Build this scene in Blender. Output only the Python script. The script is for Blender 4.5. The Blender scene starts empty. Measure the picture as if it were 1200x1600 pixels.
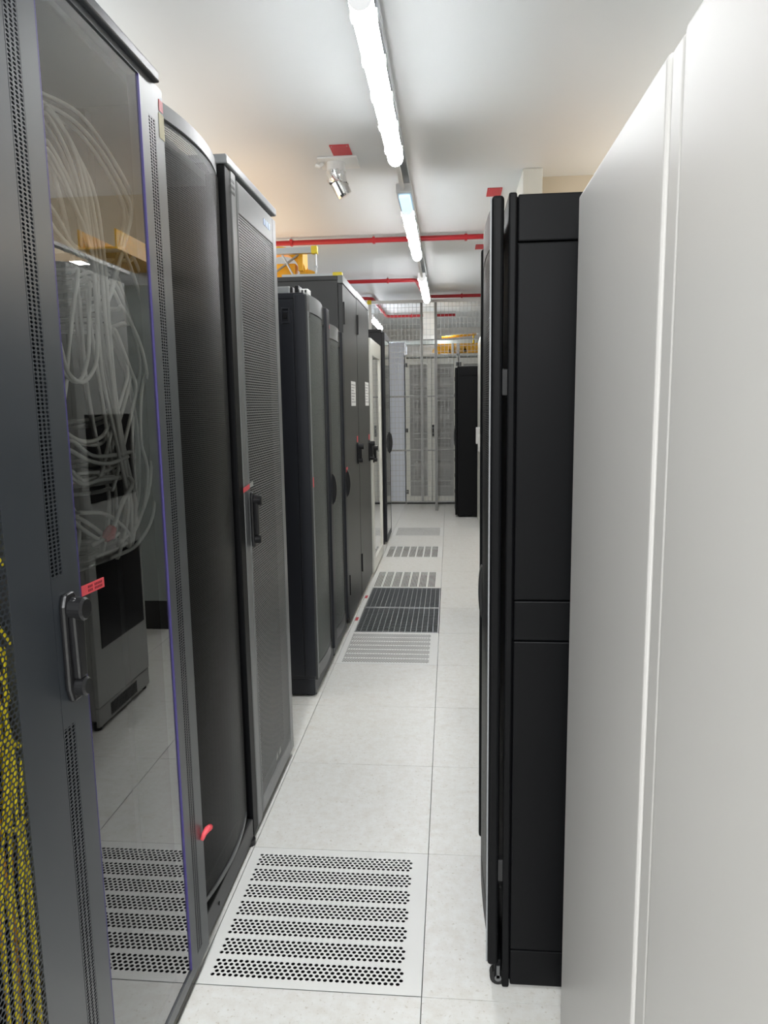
import bpy, math, random
from mathutils import Vector, Matrix
random.seed(7)
C = bpy.context.scene.collection
S = bpy.context.scene
PI = math.pi

# ------------------------------------------------------------------ camera
cam_d = bpy.data.cameras.new('camera')
cam = bpy.data.objects.new('camera', cam_d); C.objects.link(cam)
cam_d.sensor_fit = 'VERTICAL'; cam_d.sensor_height = 36.0
cam_d.lens = 1133.62 / 1600 * 36.0
cam_d.clip_start = 0.02; cam_d.clip_end = 100
yaw, pitch, roll = 0.0916344, 0.1463956, -0.0154757
f_ = Vector((-math.sin(yaw)*math.cos(pitch), math.cos(yaw)*math.cos(pitch), -math.sin(pitch)))
r_ = Vector((math.cos(yaw), math.sin(yaw), 0)); u_ = r_.cross(f_)
r2 = r_*math.cos(roll) + u_*math.sin(roll); u2 = -r_*math.sin(roll) + u_*math.cos(roll)
M = Matrix((r2, u2, -f_)).transposed().to_4x4(); M.translation = Vector((0, 0, 1.50264))
cam.matrix_world = M
S.camera = cam

# ------------------------------------------------------------------ world, exposure
S.view_settings.view_transform = 'Standard'; S.view_settings.look = 'None'
S.view_settings.gamma = 1.0; S.view_settings.use_curve_mapping = False
S.view_settings.exposure = 1.38
S.cycles.use_denoising = True
S.cycles.max_bounces = 10; S.cycles.transparent_max_bounces = 24
w = bpy.data.worlds.new('world'); S.world = w; w.use_nodes = True
w.node_tree.nodes['Background'].inputs[0].default_value = (0.75, 0.8, 0.85, 1)
w.node_tree.nodes['Background'].inputs[1].default_value = 0.05

LAMP_E = 16.0            # radiance of the aisle lamp diffusers
def area(name, loc, sx, sy, power, color=(1, .98, .95), up=False):
    l = bpy.data.lights.new(name, 'AREA'); l.shape = 'RECTANGLE'; l.size = sx; l.size_y = sy
    l.energy = power; l.color = color
    o = bpy.data.objects.new(name, l); C.objects.link(o); o.location = loc
    if up: o.rotation_euler = (PI, 0, 0)
    return o
# lamps of the same run behind the camera
for y, p in ((.3, 6.5), (-1.9, 62), (-4.5, 40)):
    area('aisle_tube', (-.28, y, 2.74), .1, 1.5, p, (.97, .985, 1))
    area('aisle_tube_up', (-.28, y, 2.80), .1, 1.5, p*.2, (.97, .985, 1), True)
# lamps of the neighbouring aisles, warmer tubes (hidden behind the cabinet rows)
for x, y, p in ((-2.5, 5.7, 30), (-2.5, 2.2, 10), (1.75, 5.4, 16), (1.9, 1.2, 10)):
    area('next_aisle_tube', (x, y, 2.72), .1, 1.5, p*.7, (1, .93, .82))
for x, y, p in ((-2.3, 1.4, 8), (-2.3, 3.6, 8), (1.7, 2.0, 2.5), (1.9, 4.4, 7), (1.7, 8, 3), (-2.3, 8.6, 3)):  # added upward lights that fill the ceiling, not fixtures of the neighbouring aisles
    area('ceiling_fill_up', (x, y, 2.2), 1.0, 2.2, p*1.0, (.95, .98, 1), True)
for x, y, p in ((-1.75, 5.7, 4.6), (1.3, 5.6, 2.0)):  # added upward lights that warm the ceiling above the rows
    area('ceiling_fill_warm', (x, y, 2.35), 1.1, 2.4, p, (1, .60, .26), True)
# unseen lights beyond the fence; nearer one added to brighten the column
area('far_unseen_light', (-.1, 11.75, 2.62), .1, 1.2, 3.5, (.95, .97, 1))
area('far_unseen_light', (-.1, 13.4, 2.72), .1, 1.2, 9, (.95, .97, 1))

# ------------------------------------------------------------------ materials
def mat(name, col, rough=.45, metal=0.0, spec=.5, emit=None, es=0.0, noise=0.0, nscale=30, bump=0.0, ior=1.5):
    m = bpy.data.materials.new(name); m.use_nodes = True
    nt = m.node_tree; b = nt.nodes['Principled BSDF']
    b.inputs['Base Color'].default_value = (*col, 1); b.inputs['Roughness'].default_value = rough
    b.inputs['Metallic'].default_value = metal; b.inputs['IOR'].default_value = ior; b.inputs['Specular IOR Level'].default_value = spec
    if emit:
        b.inputs['Emission Color'].default_value = (*emit, 1); b.inputs['Emission Strength'].default_value = es
    if noise or bump:
        tc = nt.nodes.new('ShaderNodeTexCoord'); n = nt.nodes.new('ShaderNodeTexNoise')
        n.inputs['Scale'].default_value = nscale; n.inputs['Detail'].default_value = 4
        nt.links.new(tc.outputs['Object'], n.inputs['Vector'])
        if noise:
            mr = nt.nodes.new('ShaderNodeMapRange')
            mr.inputs[3].default_value = 1 - noise; mr.inputs[4].default_value = 1 + noise
            nt.links.new(n.outputs['Fac'], mr.inputs[0])
            mx = nt.nodes.new('ShaderNodeVectorMath'); mx.operation = 'SCALE'
            mx.inputs[0].default_value = col
            nt.links.new(mr.outputs[0], mx.inputs['Scale']); nt.links.new(mx.outputs[0], b.inputs['Base Color'])
        if bump:
            bp = nt.nodes.new('ShaderNodeBump'); bp.inputs['Strength'].default_value = bump; bp.inputs['Distance'].default_value = .002
            nt.links.new(n.outputs['Fac'], bp.inputs['Height']); nt.links.new(bp.outputs[0], b.inputs['Normal'])
    return m

def perf(name, col, pu, pv, ru, rv, rough=.45, axes=(1, 2), stagger=.5, metal=0.0, square=False, spec=.5, ior=1.5):
    """sheet metal with real see-through holes: pitch pu x pv, half sizes ru, rv"""
    m = mat(name, col, rough, metal, spec, ior=ior); nt = m.node_tree; L = nt.links.new
    b = nt.nodes['Principled BSDF']; out = nt.nodes['Material Output']
    tc = nt.nodes.new('ShaderNodeTexCoord'); sp = nt.nodes.new('ShaderNodeSeparateXYZ')
    L(tc.outputs['Object'], sp.inputs[0])
    def mth(op, a, bb=None):
        n = nt.nodes.new('ShaderNodeMath'); n.operation = op
        for i, v in enumerate((a, bb)):
            if v is None: continue
            if isinstance(v, (int, float)): n.inputs[i].default_value = v
            else: L(v, n.inputs[i])
        return n.outputs[0]
    u = mth('DIVIDE', sp.outputs[axes[0]], pu); v = mth('DIVIDE', sp.outputs[axes[1]], pv)
    row = mth('FLOOR', v); odd = mth('MULTIPLY', mth('FLOORED_MODULO', row, 2), stagger)
    a = mth('MULTIPLY', mth('SUBTRACT', mth('FRACT', mth('ADD', u, odd)), .5), pu / ru)
    c = mth('MULTIPLY', mth('SUBTRACT', mth('FRACT', v), .5), pv / rv)
    if square: d = mth('MAXIMUM', mth('ABSOLUTE', a), mth('ABSOLUTE', c))
    else: d = mth('ADD', mth('MULTIPLY', a, a), mth('MULTIPLY', c, c))
    h = mth('LESS_THAN', d, 1.0)
    tr = nt.nodes.new('ShaderNodeBsdfTransparent'); mx = nt.nodes.new('ShaderNodeMixShader')
    L(h, mx.inputs[0]); L(b.outputs[0], mx.inputs[1]); L(tr.outputs[0], mx.inputs[2]); L(mx.outputs[0], out.inputs['Surface'])
    return m

def glass(name, tint, ior=1.6, rough=0.0, boost=1.0, col=(1, 1, 1)):
    m = bpy.data.materials.new(name); m.use_nodes = True; nt = m.node_tree; nt.nodes.clear(); L = nt.links.new
    out = nt.nodes.new('ShaderNodeOutputMaterial'); fr = nt.nodes.new('ShaderNodeFresnel'); fr.inputs[0].default_value = ior
    tr = nt.nodes.new('ShaderNodeBsdfTransparent'); tr.inputs[0].default_value = (*tint, 1)
    gl = nt.nodes.new('ShaderNodeBsdfGlossy'); gl.inputs['Roughness'].default_value = rough; gl.inputs[0].default_value = (*col, 1)
    mt = nt.nodes.new('ShaderNodeMath'); mt.operation = 'MULTIPLY'; mt.use_clamp = True; mt.inputs[1].default_value = boost
    mx = nt.nodes.new('ShaderNodeMixShader')
    L(fr.outputs[0], mt.inputs[0]); L(mt.outputs[0], mx.inputs[0]); L(tr.outputs[0], mx.inputs[1]); L(gl.outputs[0], mx.inputs[2]); L(mx.outputs[0], out.inputs[0])
    return m

MT = {
 'slate': mat('slate_paint', (.030, .036, .044), .36, spec=.7, ior=1.8),
 'slate_lid': mat('slate_lid_paint', (.040, .043, .048), .36),
 'graphite': mat('graphite_paint', (.085, .088, .090), .36, spec=.7, ior=1.7),
 'black': mat('black_paint', (.0042, .0044, .0052), .45, spec=.16),
 'ink': mat('ink_blue_paint', (.0075, .009, .014), .42),
 'charcoal': mat('charcoal_paint', (.040, .041, .041), .42),
 'inside': mat('dark_interior', (.012, .012, .013), .7),
 'plastic': mat('black_plastic', (.010, .010, .011), .28),
 'captrim': mat('light_edge_and_cap_sheen', (.30, .31, .32), .34),  # on cabinet tops the bright reflection is put into this lighter colour
 'strip': mat('door_edge_paint', (.19, .20, .20), .34),
 'white': mat('white_paint', (.60, .587, .565), .30, spec=.05),
 'cream': mat('cream_paint', (.70, .70, .64), .30),
 'grey_box': mat('light_grey_paint', (.44, .45, .43), .4),
 'greenish': mat('grey_green_paint', (.30, .33, .32), .45),
 'silver': mat('brushed_steel', (.62, .63, .64), .32, .9, noise=.08, nscale=60),
 'zinc': mat('zinc_plate', (.45, .47, .48), .35, .85),
 'chrome': mat('chrome', (.8, .8, .8), .12, 1.0),
 'purple': mat('violet_gasket', (.055, .044, .17), .35),
 'red': mat('red_pipe_paint', (.40, .014, .022), .4),
 'redplate': mat('red_plate', (.50, .03, .04), .45),
 'redtape': mat('red_label', (.86, .10, .12), .5, emit=None),
 'redink': mat('dark_red_ink', (.22, .01, .02), .6),
 'yellow': mat('yellow_plastic', (.85, .44, .012), .38),
 'capyellow': mat('yellow_cap', (.78, .62, .03), .4),
 'paper': mat('white_paper', (.78, .78, .76), .7),
 'tapebeige': mat('masking_tape', (.72, .67, .48), .7),
 'inkgrey': mat('grey_ink', (.33, .33, .34), .7),
 'cable': mat('white_cable', (.80, .80, .76), .45),
 'ycable': mat('yellow_cable', (.90, .74, .015), .4),
 'ocable': mat('orange_cable', (.85, .42, .02), .4),
 'foil': mat('foil', (.85, .85, .85), .22, 1.0, bump=1.0, nscale=55),
 'wall': mat('wall_paint', (.72, .70, .66), .6, noise=.03, nscale=3),
 'bulk': mat('beige_paint', (.62, .55, .43), .6),
 'white_cool_lit': mat('white_panel_cool_light', (.68, .72, .80), .4),  # white surface; the cool light on it is put into the colour
 'ceil': mat('ceiling_paint', (.665, .69, .70), .36, noise=.02, nscale=1.5),
 'rail': mat('white_rail', (.75, .75, .73), .35),
 'postgrey': mat('fence_post_paint', (.30, .30, .29), .45),
 'wire': mat('galvanised_wire', (.50, .51, .50), .4, .6),
 'housing': mat('lamp_housing', (.70, .71, .72), .4),
 'diffuser': mat('lamp_diffuser', (.9, .9, .9), .3, emit=(.97, .985, 1), es=LAMP_E),
 'capglow': mat('lamp_end_plastic', (.7, .71, .72), .4, emit=(.97, .985, 1), es=.22),
 'ediff': mat('emergency_diffuser', (.8, .9, 1), .3, emit=(.36, .68, 1), es=.62),
 'led': mat('green_led', (.1, .8, .4), .3, emit=(.3, 1, .6), es=4),
 'rubber': mat('rubber', (.008, .008, .008), .6),
 'blueink': mat('pale_blue_badge', (.45, .55, .75), .4),
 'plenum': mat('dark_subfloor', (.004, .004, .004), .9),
 'slatperf': None,
}
MT['perf0'] = perf('round_hole_sheet', (.030, .036, .044), .011, .0087, .0046, .0036, .4)
MT['slot1'] = perf('three_slot_strip', (.030, .036, .044), .0125, .0068, .0044, .0025, .36, stagger=0, spec=.7, ior=1.8)
MT['mesh2'] = perf('fine_black_mesh', (.009, .009, .0095), .0055, .0055, .0019, .0019, .42, spec=.45)
MT['mesh3'] = perf('grey_slotted_sheet', (.115, .12, .123), .0125, .0088, .0054, .0025, .36, stagger=.5, spec=.8, ior=1.8)
MT['grey3'] = mat('steel_grey_paint', (.115, .12, .123), .34, spec=.8, ior=1.8)
MT['mesh4'] = perf('dark_mesh_sheet', (.15, .165, .158), .006, .006, .0021, .0021, .42)
MT['meshb'] = perf('black_door_mesh', (.024, .025, .025), .006, .006, .0020, .0020, .4)
MT['meshw'] = perf('white_rack_mesh', (.55, .55, .53), .012, .012, .0043, .0043, .5, axes=(0, 2))
MT['glass1'] = glass('tinted_door_glass', (.84, .86, .86), 1.55, 0.0, 2.0)
MT['glassw'] = glass('clear_door_glass', (.75, .78, .74), 1.5, .03, 1.3)
MT['glassb'] = glass('smoked_door_glass', (.35, .38, .42), 1.55, .06, 1.4)

def floor_mat():
    m = mat('floor_laminate', (.80, .785, .74), .30, spec=.4); nt = m.node_tree; L = nt.links.new
    b = nt.nodes['Principled BSDF']; tc = nt.nodes.new('ShaderNodeTexCoord')
    def noise(scale, det, rough=.6):
        n = nt.nodes.new('ShaderNodeTexNoise'); n.inputs['Scale'].default_value = scale; n.inputs['Detail'].default_value = det
        n.inputs['Roughness'].default_value = rough; L(tc.outputs['Object'], n.inputs['Vector']); return n
    n1 = noise(95, 3); n2 = noise(34, 4); n3 = noise(2.2, 2)
    r1 = nt.nodes.new('ShaderNodeValToRGB'); r1.color_ramp.elements[0].position = .60; r1.color_ramp.elements[1].position = .74
    L(n1.outputs['Fac'], r1.inputs[0])
    r2_ = nt.nodes.new('ShaderNodeValToRGB'); r2_.color_ramp.elements[0].position = .36; r2_.color_ramp.elements[1].position = .66
    L(n2.outputs['Fac'], r2_.inputs[0])
    def mix(fac, a, c, k=None):
        x = nt.nodes.new('ShaderNodeMix'); x.data_type = 'RGBA'
        if k is not None:
            mu = nt.nodes.new('ShaderNodeMath'); mu.operation = 'MULTIPLY'; mu.inputs[1].default_value = k; L(fac, mu.inputs[0]); fac = mu.outputs[0]
        L(fac, x.inputs[0])
        for i, v in ((6, a), (7, c)):
            if isinstance(v, tuple): x.inputs[i].default_value = (*v, 1)
            else: L(v, x.inputs[i])
        return x.outputs[2]
    c1 = mix(r2_.outputs[0], (.75, .735, .69), (.80, .80, .77))
    c2 = mix(r1.outputs[0], c1, (.46, .41, .32), .72)
    n4 = noise(13, 5, .7)
    r4 = nt.nodes.new('ShaderNodeValToRGB'); r4.color_ramp.elements[0].position = .52; r4.color_ramp.elements[1].position = .8
    L(n4.outputs['Fac'], r4.inputs[0])
    c3 = mix(r4.outputs[0], c2, (.60, .55, .46), .5)
    L(c3, b.inputs['Base Color'])
    return m
MT['floor'] = floor_mat()
MT['vent'] = mat('vent_panel_paint', (.79, .79, .76), .35)

# ------------------------------------------------------------------ mesh builder
class MB:
    def __init__(s): s.v = []; s.f = []; s.mi = []; s.cur = 0
    def add(s, vs, fs):
        o = len(s.v); s.v += [tuple(v) for v in vs]
        for f in fs: s.f.append(tuple(i + o for i in f)); s.mi.append(s.cur)
        return s
    def box(s, x0, x1, y0, y1, z0, z1):
        if x0 > x1: x0, x1 = x1, x0
        if y0 > y1: y0, y1 = y1, y0
        if z0 > z1: z0, z1 = z1, z0
        return s.add([(x0,y0,z0),(x1,y0,z0),(x1,y1,z0),(x0,y1,z0),(x0,y0,z1),(x1,y0,z1),(x1,y1,z1),(x0,y1,z1)],
              [(3,2,1,0),(4,5,6,7),(0,1,5,4),(1,2,6,5),(2,3,7,6),(3,0,4,7)])
    def frame_x(s, x0, x1, y0, y1, z0, z1, wy0, wy1, wz0, wz1):
        """rectangular frame in a y-z plane, x0..x1 thick, with border widths"""
        s.box(x0, x1, y0, y0 + wy0, z0, z1); s.box(x0, x1, y1 - wy1, y1, z0, z1)
        s.box(x0, x1, y0 + wy0, y1 - wy1, z0, z0 + wz0); s.box(x0, x1, y0 + wy0, y1 - wy1, z1 - wz1, z1); return s
    def frame_y(s, y0, y1, x0, x1, z0, z1, wx, wz):
        s.box(x0, x0 + wx, y0, y1, z0, z1); s.box(x1 - wx, x1, y0, y1, z0, z1)
        s.box(x0 + wx, x1 - wx, y0, y1, z0, z0 + wz); s.box(x0 + wx, x1 - wx, y0, y1, z1 - wz, z1); return s
    def tube(s, pts, r, n=8, cap=True):
        pts = [Vector(p) for p in pts]; rs = r if isinstance(r, (list, tuple)) else [r] * len(pts)
        rings = []; up = None
        for i, p in enumerate(pts):
            t = (pts[min(i + 1, len(pts) - 1)] - pts[max(i - 1, 0)])
            t = t.normalized() if t.length > 1e-9 else Vector((0, 0, 1))
            if up is None: up = t.orthogonal().normalized()
            else:
                up = up - t * up.dot(t); up = up.normalized() if up.length > 1e-6 else t.orthogonal().normalized()
            b = t.cross(up); rings.append([p + (up * math.cos(2*PI*k/n) + b * math.sin(2*PI*k/n)) * rs[i] for k in range(n)])
        vs = [v for R_ in rings for v in R_]; fs = []
        for i in range(len(pts) - 1):
            for k in range(n):
                fs.append((i*n + k, i*n + (k+1) % n, (i+1)*n + (k+1) % n, (i+1)*n + k))
        if cap: fs.append(tuple(range(n - 1, -1, -1))); fs.append(tuple((len(pts)-1)*n + k for k in range(n)))
        return s.add(vs, fs)
    def prism_z(s, poly, z0, z1):
        n = len(poly)
        return s.add([(x, y, z0) for x, y in poly] + [(x, y, z1) for x, y in poly],
            [tuple(range(n - 1, -1, -1)), tuple(range(n, 2*n))] + [(i, (i+1) % n, n + (i+1) % n, n + i) for i in range(n)])
    def prism_x(s, poly, x0, x1):
        n = len(poly)
        return s.add([(x0, y, z) for y, z in poly] + [(x1, y, z) for y, z in poly],
            [tuple(range(n - 1, -1, -1)), tuple(range(n, 2*n))] + [(i, (i+1) % n, n + (i+1) % n, n + i) for i in range(n)])
    def prism_y(s, poly, y0, y1):
        n = len(poly)
        return s.add([(x, y0, z) for x, z in poly] + [(x, y1, z) for x, z in poly],
            [tuple(range(n)), tuple(range(2*n - 1, n - 1, -1))] + [(i, n + i, n + (i+1) % n, (i+1) % n) for i in range(n)])
    def build(s, name, m, parent=None, bevel=0.0, smooth=False, seg=2):
        me = bpy.data.meshes.new(name)
        off = Vector((0, 0, 0)); p = parent
        while p is not None: off += p.location; p = p.parent
        me.from_pydata([(v[0]-off.x, v[1]-off.y, v[2]-off.z) for v in s.v], [], s.f)
        ms = m if isinstance(m, (list, tuple)) else [m]
        for k in ms: me.materials.append(MT[k] if isinstance(k, str) else k)
        if len(ms) > 1: me.polygons.foreach_set('material_index', s.mi)
        if smooth: me.polygons.foreach_set('use_smooth', [True] * len(me.polygons))
        me.update()
        import bmesh
        bm = bmesh.new(); bm.from_mesh(me); bmesh.ops.recalc_face_normals(bm, faces=bm.faces); bm.to_mesh(me); bm.free()
        o = bpy.data.objects.new(name, me); C.objects.link(o)
        if parent is not None: o.parent = parent
        if bevel:
            b = o.modifiers.new('bevel', 'BEVEL'); b.width = bevel; b.segments = seg; b.limit_method = 'ANGLE'; b.angle_limit = math.radians(50)
        return o
def tag(o, label=None, cat=None, group=None, kind=None):
    for k, v in (('label', label), ('category', cat), ('group', group), ('kind', kind)):
        if v: o[k] = v
    return o
def thing(name, loc, label, cat, group=None):
    o = bpy.data.objects.new(name, None); C.objects.link(o); o.location = loc; o.empty_display_size = .05
    return tag(o, label, cat, group)
def copy_tree(o, parent=None):
    c = o.copy(); C.objects.link(c)
    if parent is not None: c.parent = parent
    for ch in [x for x in bpy.data.objects if x.parent == o]: copy_tree(ch, c)
    return c
def box(*a): return MB().box(*a)
def struct(o): return tag(o, kind='structure')

# ------------------------------------------------------------------ room
GX, GY, T = -.075, 1.6586, .6          # floor grid: tile seams
VENT_ROWS = {0: 'round', 4: 'round', 5: 'grate', 6: 'grate', 7: 'slot', 9: 'slot', 11: 'fine'}
fb = MB()
for i in range(-7, 7):
    for j in range(-19, 22):
        if i == -1 and j in VENT_ROWS: continue
        x0 = GX + i*T; y0 = GY + j*T; g = .0012
        fb.box(x0 + g, x0 + T - g, y0 + g, y0 + T - g, -.03, 0)
struct(fb.build('floor', 'floor'))
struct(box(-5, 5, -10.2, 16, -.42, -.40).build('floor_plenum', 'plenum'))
CZ = 3.0
struct(box(-4.4, 4.4, -10.1, 15.0, CZ, CZ + .1).build('ceiling', 'ceil'))
struct(box(-4.4, -4.275, -10.1, 15.0, -.4, CZ).build('wall_left', 'wall'))
struct(box(4.125, 4.25, -10.1, 15.0, -.4, CZ).build('wall_right', 'wall'))
struct(box(-4.275, 4.125, 14.85, 15.0, -.4, CZ).build('wall_back', 'wall'))
struct(box(-4.275, 4.125, -10.1, -10.0, -.4, CZ).build('wall_front', 'wall'))
struct(box(.60, 4.125, 5.22, 5.5, 2.62, CZ).build('wall_bulkhead', 'bulk'))
struct(box(.475, .60, 5.02, 5.5, 2.3, CZ).build('column', 'cream', bevel=.004))
struct(box(-.43, -.22, 12.2, 12.45, 0, CZ).build('column', 'wall'))

# ------------------------------------------------------------------ floor vents
def holes(mb, x0, x1, y0, y1, nx, ny, r, stag, depth=.0009, n=10):
    """flat strip x0..x1,y0..y1 with nx*ny round holes"""
    px = (x1 - x0) / (nx + (.5 if stag else 0)); py = (y1 - y0) / ny
    for j in range(ny):
        ya, yb = y0 + j*py, y0 + (j+1)*py; off = px*.5 if (stag and j % 2) else 0.0
        if off: mb.add([(x0,ya,0),(x0+off,ya,0),(x0+off,yb,0),(x0,yb,0)], [(0,1,2,3)])
        elif stag: mb.add([(x1-px*.5,ya,0),(x1,ya,0),(x1,yb,0),(x1-px*.5,yb,0)], [(0,1,2,3)])
        for i in range(nx):
            xa = x0 + off + i*px; xb = xa + px; cx, cy = (xa+xb)/2, (ya+yb)/2
            inner = []; outer = []; low = []
            for k in range(n):
                a = 2*PI*(k+.5)/n; c_, s_ = math.cos(a), math.sin(a)
                inner.append((cx + r*c_, cy + r*s_, 0)); low.append((cx + r*c_, cy + r*s_, -depth))
                q = max(abs(c_)/(px/2), abs(s_)/(py/2)); outer.append([cx + c_/q, cy + s_/q, 0])
            fs = []
            vs = inner + low + [tuple(o) for o in outer]
            cor = {}
            corners = [(xb, yb), (xa, yb), (xa, ya), (xb, ya)]
            for k in range(n):
                k2 = (k+1) % n
                f = [k, 2*n + k]
                o1, o2 = outer[k], outer[k2]
                if abs(o1[0]-o2[0]) > 1e-7 and abs(o1[1]-o2[1]) > 1e-7:
                    best = min(corners, key=lambda c: abs(c[0]-o1[0])+abs(c[1]-o1[1])+abs(c[0]-o2[0])+abs(c[1]-o2[1]))
                    vs.append((best[0], best[1], 0)); f.append(len(vs)-1)
                f += [2*n + k2, k2]; fs.append(tuple(f)); fs.append((k, k2, n + k2, n + k))
            mb.add(vs, fs)
def flat(mb, x0, x1, y0, y1): 
    if x1 - x0 > 1e-6 and y1 - y0 > 1e-6: mb.add([(x0,y0,0),(x1,y0,0),(x1,y1,0),(x0,y1,0)], [(0,1,2,3)])
VX0 = GX - T; g = .0012
def vent_skirt(root, y0):
    k = MB()
    k.box(VX0+g, VX0+.02, y0+g, y0+T-g, -.035, -.004); k.box(VX0+T-.02, VX0+T-g, y0+g, y0+T-g, -.035, -.004)
    k.box(VX0+.02, VX0+T-.02, y0+g, y0+.02, -.035, -.004); k.box(VX0+.02, VX0+T-.02, y0+T-.02, y0+T-g, -.035, -.004)
    k.build('rim', 'zinc', root)
def round_vent(j, label):
    y0 = GY + j*T
    root = thing('vent_tile', (VX0 + T/2, y0 + T/2, 0), label, 'floor vent')
    mb = MB(); a0, a1, b0, b1 = VX0+g, VX0+T-g, y0+g, y0+T-g
    hx0, hx1 = VX0+.030, VX0+T-.048; hy0 = y0 + .030; band = .0628; pit = .0786
    flat(mb, a0, hx0, b0, b1); flat(mb, hx1, a1, b0, b1); flat(mb, hx0, hx1, b0, hy0)
    for k in range(7):
        s = hy0 + k*pit; holes(mb, hx0, hx1, s, s + band, 32, 5, .00565, True)
        flat(mb, hx0, hx1, s + band, (hy0 + (k+1)*pit) if k < 6 else b1)
    mb.build('panel', 'vent', root); vent_skirt(root, y0)
    return root
def slot_vent(j, label):
    y0 = GY + j*T
    root = thing('vent_tile', (VX0 + T/2, y0 + T/2, 0), label, 'floor vent')
    mb = MB(); a0, a1, b0, b1 = VX0+g, VX0+T-g, y0+g, y0+T-g
    s0, s1 = y0 + .03, y0 + T - .03
    flat(mb, a0, a1, b0, s0); flat(mb, a0, a1, s1, b1)
    xs = [a0]
    for gi in range(7):
        gx = VX0 + .04 + gi*.0755
        for k in range(5): xs += [gx + k*.0118, gx + k*.0118 + .0066]
    xs.append(a1)
    for k in range(0, len(xs), 2): flat(mb, xs[k], xs[k+1], s0, s1)
    for k in range(1, len(xs) - 1, 2):
        for xx in (xs[k], xs[k+1]): mb.add([(xx,s0,0),(xx,s1,0),(xx,s1,-.004),(xx,s0,-.004)], [(0,1,2,3)])
    mb.build('panel', 'vent', root); vent_skirt(root, y0)
def fine_vent(j, label):
    y0 = GY + j*T
    root = thing('vent_tile', (VX0 + T/2, y0 + T/2, 0), label, 'floor vent')
    mb = MB(); a0, a1, b0, b1 = VX0+g, VX0+T-g, y0+g, y0+T-g
    x0, x1, s0, s1 = VX0 + .04, VX0 + T - .04, y0 + .03, y0 + T - .03
    flat(mb, a0, x0, b0, b1); flat(mb, x1, a1, b0, b1); flat(mb, x0, x1, b0, s0); flat(mb, x0, x1, s1, b1)
    holes(mb, x0, x1, s0, s1, 36, 38, .0055, True, n=8)
    mb.build('panel', 'vent', root); vent_skirt(root, y0)
def grate(j, label):
    y0 = GY + j*T
    root = thing('floor_grate', (VX0 + T/2, y0 + T/2, 0), label, 'floor grate')
    x0, x1, b0, b1 = VX0 + .035, VX0 + T - .004, y0 + .004, y0 + T - .004
    fr = MB(); fr.box(x0, x0+.006, b0, b1, -.03, 0); fr.box(x1-.006, x1, b0, b1, -.03, 0)
    fr.box(x0+.006, x1-.006, b0, b0+.010, -.03, 0); fr.box(x0+.006, x1-.006, b1-.010, b1, -.03, 0)
    fr.build('frame', 'silver', root)
    br = MB()
    for k in range(1, 15):
        x = x0 + (x1-x0)*k/15; br.box(x-.0014, x+.0014, b0+.010, b1-.010, -.026, -.001)
    br.build('bearing_bar', 'zinc', root)['kind'] = 'stuff'
    cr = MB()
    for k in range(1, 16):
        y = b0 + (b1-b0)*k/16; cr.box(x0+.006, x1-.006, y-.0014, y+.0014, -.010, -.0015)
    cr.build('cross_bar', 'zinc', root)['kind'] = 'stuff'
    box(VX0+g, VX0+.033, y0+g, y0+T-g, -.03, -.0005).build('filler_strip', 'vent', root)
    st = box(VX0+.004, VX0+.024, y0+.26, y0+.34, -.0005, .0004).build('sticker', 'redplate', root)
    st['label'] = 'small red sticker'
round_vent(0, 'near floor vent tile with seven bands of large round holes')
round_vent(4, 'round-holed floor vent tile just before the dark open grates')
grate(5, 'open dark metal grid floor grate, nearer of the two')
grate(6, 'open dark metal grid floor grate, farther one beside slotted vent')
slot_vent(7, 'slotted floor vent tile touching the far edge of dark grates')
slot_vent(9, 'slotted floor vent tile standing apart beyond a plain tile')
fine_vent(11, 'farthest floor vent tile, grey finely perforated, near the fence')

# ------------------------------------------------------------------ helpers for cabinets (left row faces +x)
XF = -.68
def curved(y0, y1, xe, bulge, t, z0, z1, n=18):
    """sheet bowed outwards in plan"""
    mb = MB(); out = []; inn = []
    for k in range(n + 1):
        a = k/n; y = y0 + (y1-y0)*a; x = xe + bulge*(1 - (2*a-1)**2)
        out.append((x, y)); inn.append((x - math.copysign(t, bulge), y))
    vs = []
    for (x, y), (xi, yi) in zip(out, inn): vs += [(x,y,z0),(x,y,z1),(xi,yi,z0),(xi,yi,z1)]
    fs = []
    for k in range(n):
        a, b = 4*k, 4*k + 4
        fs += [(a, b, b+1, a+1), (a+2, a+3, b+3, b+2), (a+1, b+1, b+3, a+3), (a, a+2, b+2, b)]
    fs += [(0, 1, 3, 2), (4*n, 4*n+2, 4*n+3, 4*n+1)]
    return mb.add(vs, fs)
def carcass(root, x_open, x_back, y0, y1, z0, z1, m, t=.018, side_in=None, plinth=.08, pm=None):
    """side panels, top, rear panel, plinth; open at x_open"""
    a, b = min(x_open, x_back), max(x_open, x_back)
    out = {}
    out['s0'] = box(a, b, y0, y0+t, z0+plinth, z1-.03).build('side_panel', m, root, bevel=.003)
    out['s1'] = box(a, b, y1-t, y1, z0+plinth, z1-.03).build('side_panel', m, root, bevel=.003)
    out['top'] = box(a, b, y0, y1, z1-.03, z1).build('top_panel', m, root, bevel=.004)
    xb = (x_back, x_back + t) if x_back < x_open else (x_back - t, x_back)
    out['rear'] = box(xb[0], xb[1], y0+t, y1-t, z0+plinth, z1-.03).build('rear_panel', 'inside', root)
    out['plinth'] = box(a, b, y0+.004, y1-.004, z0, z0+plinth).build('plinth', pm or m, root, bevel=.003)
    return out
def rack_rails(root, x, y0, y1, z0, z1, m='inside'):
    for yy in (y0, y1-.03): box(x-.03, x, yy, yy+.03, z0, z1).build('rack_rail', m, root)
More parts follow.
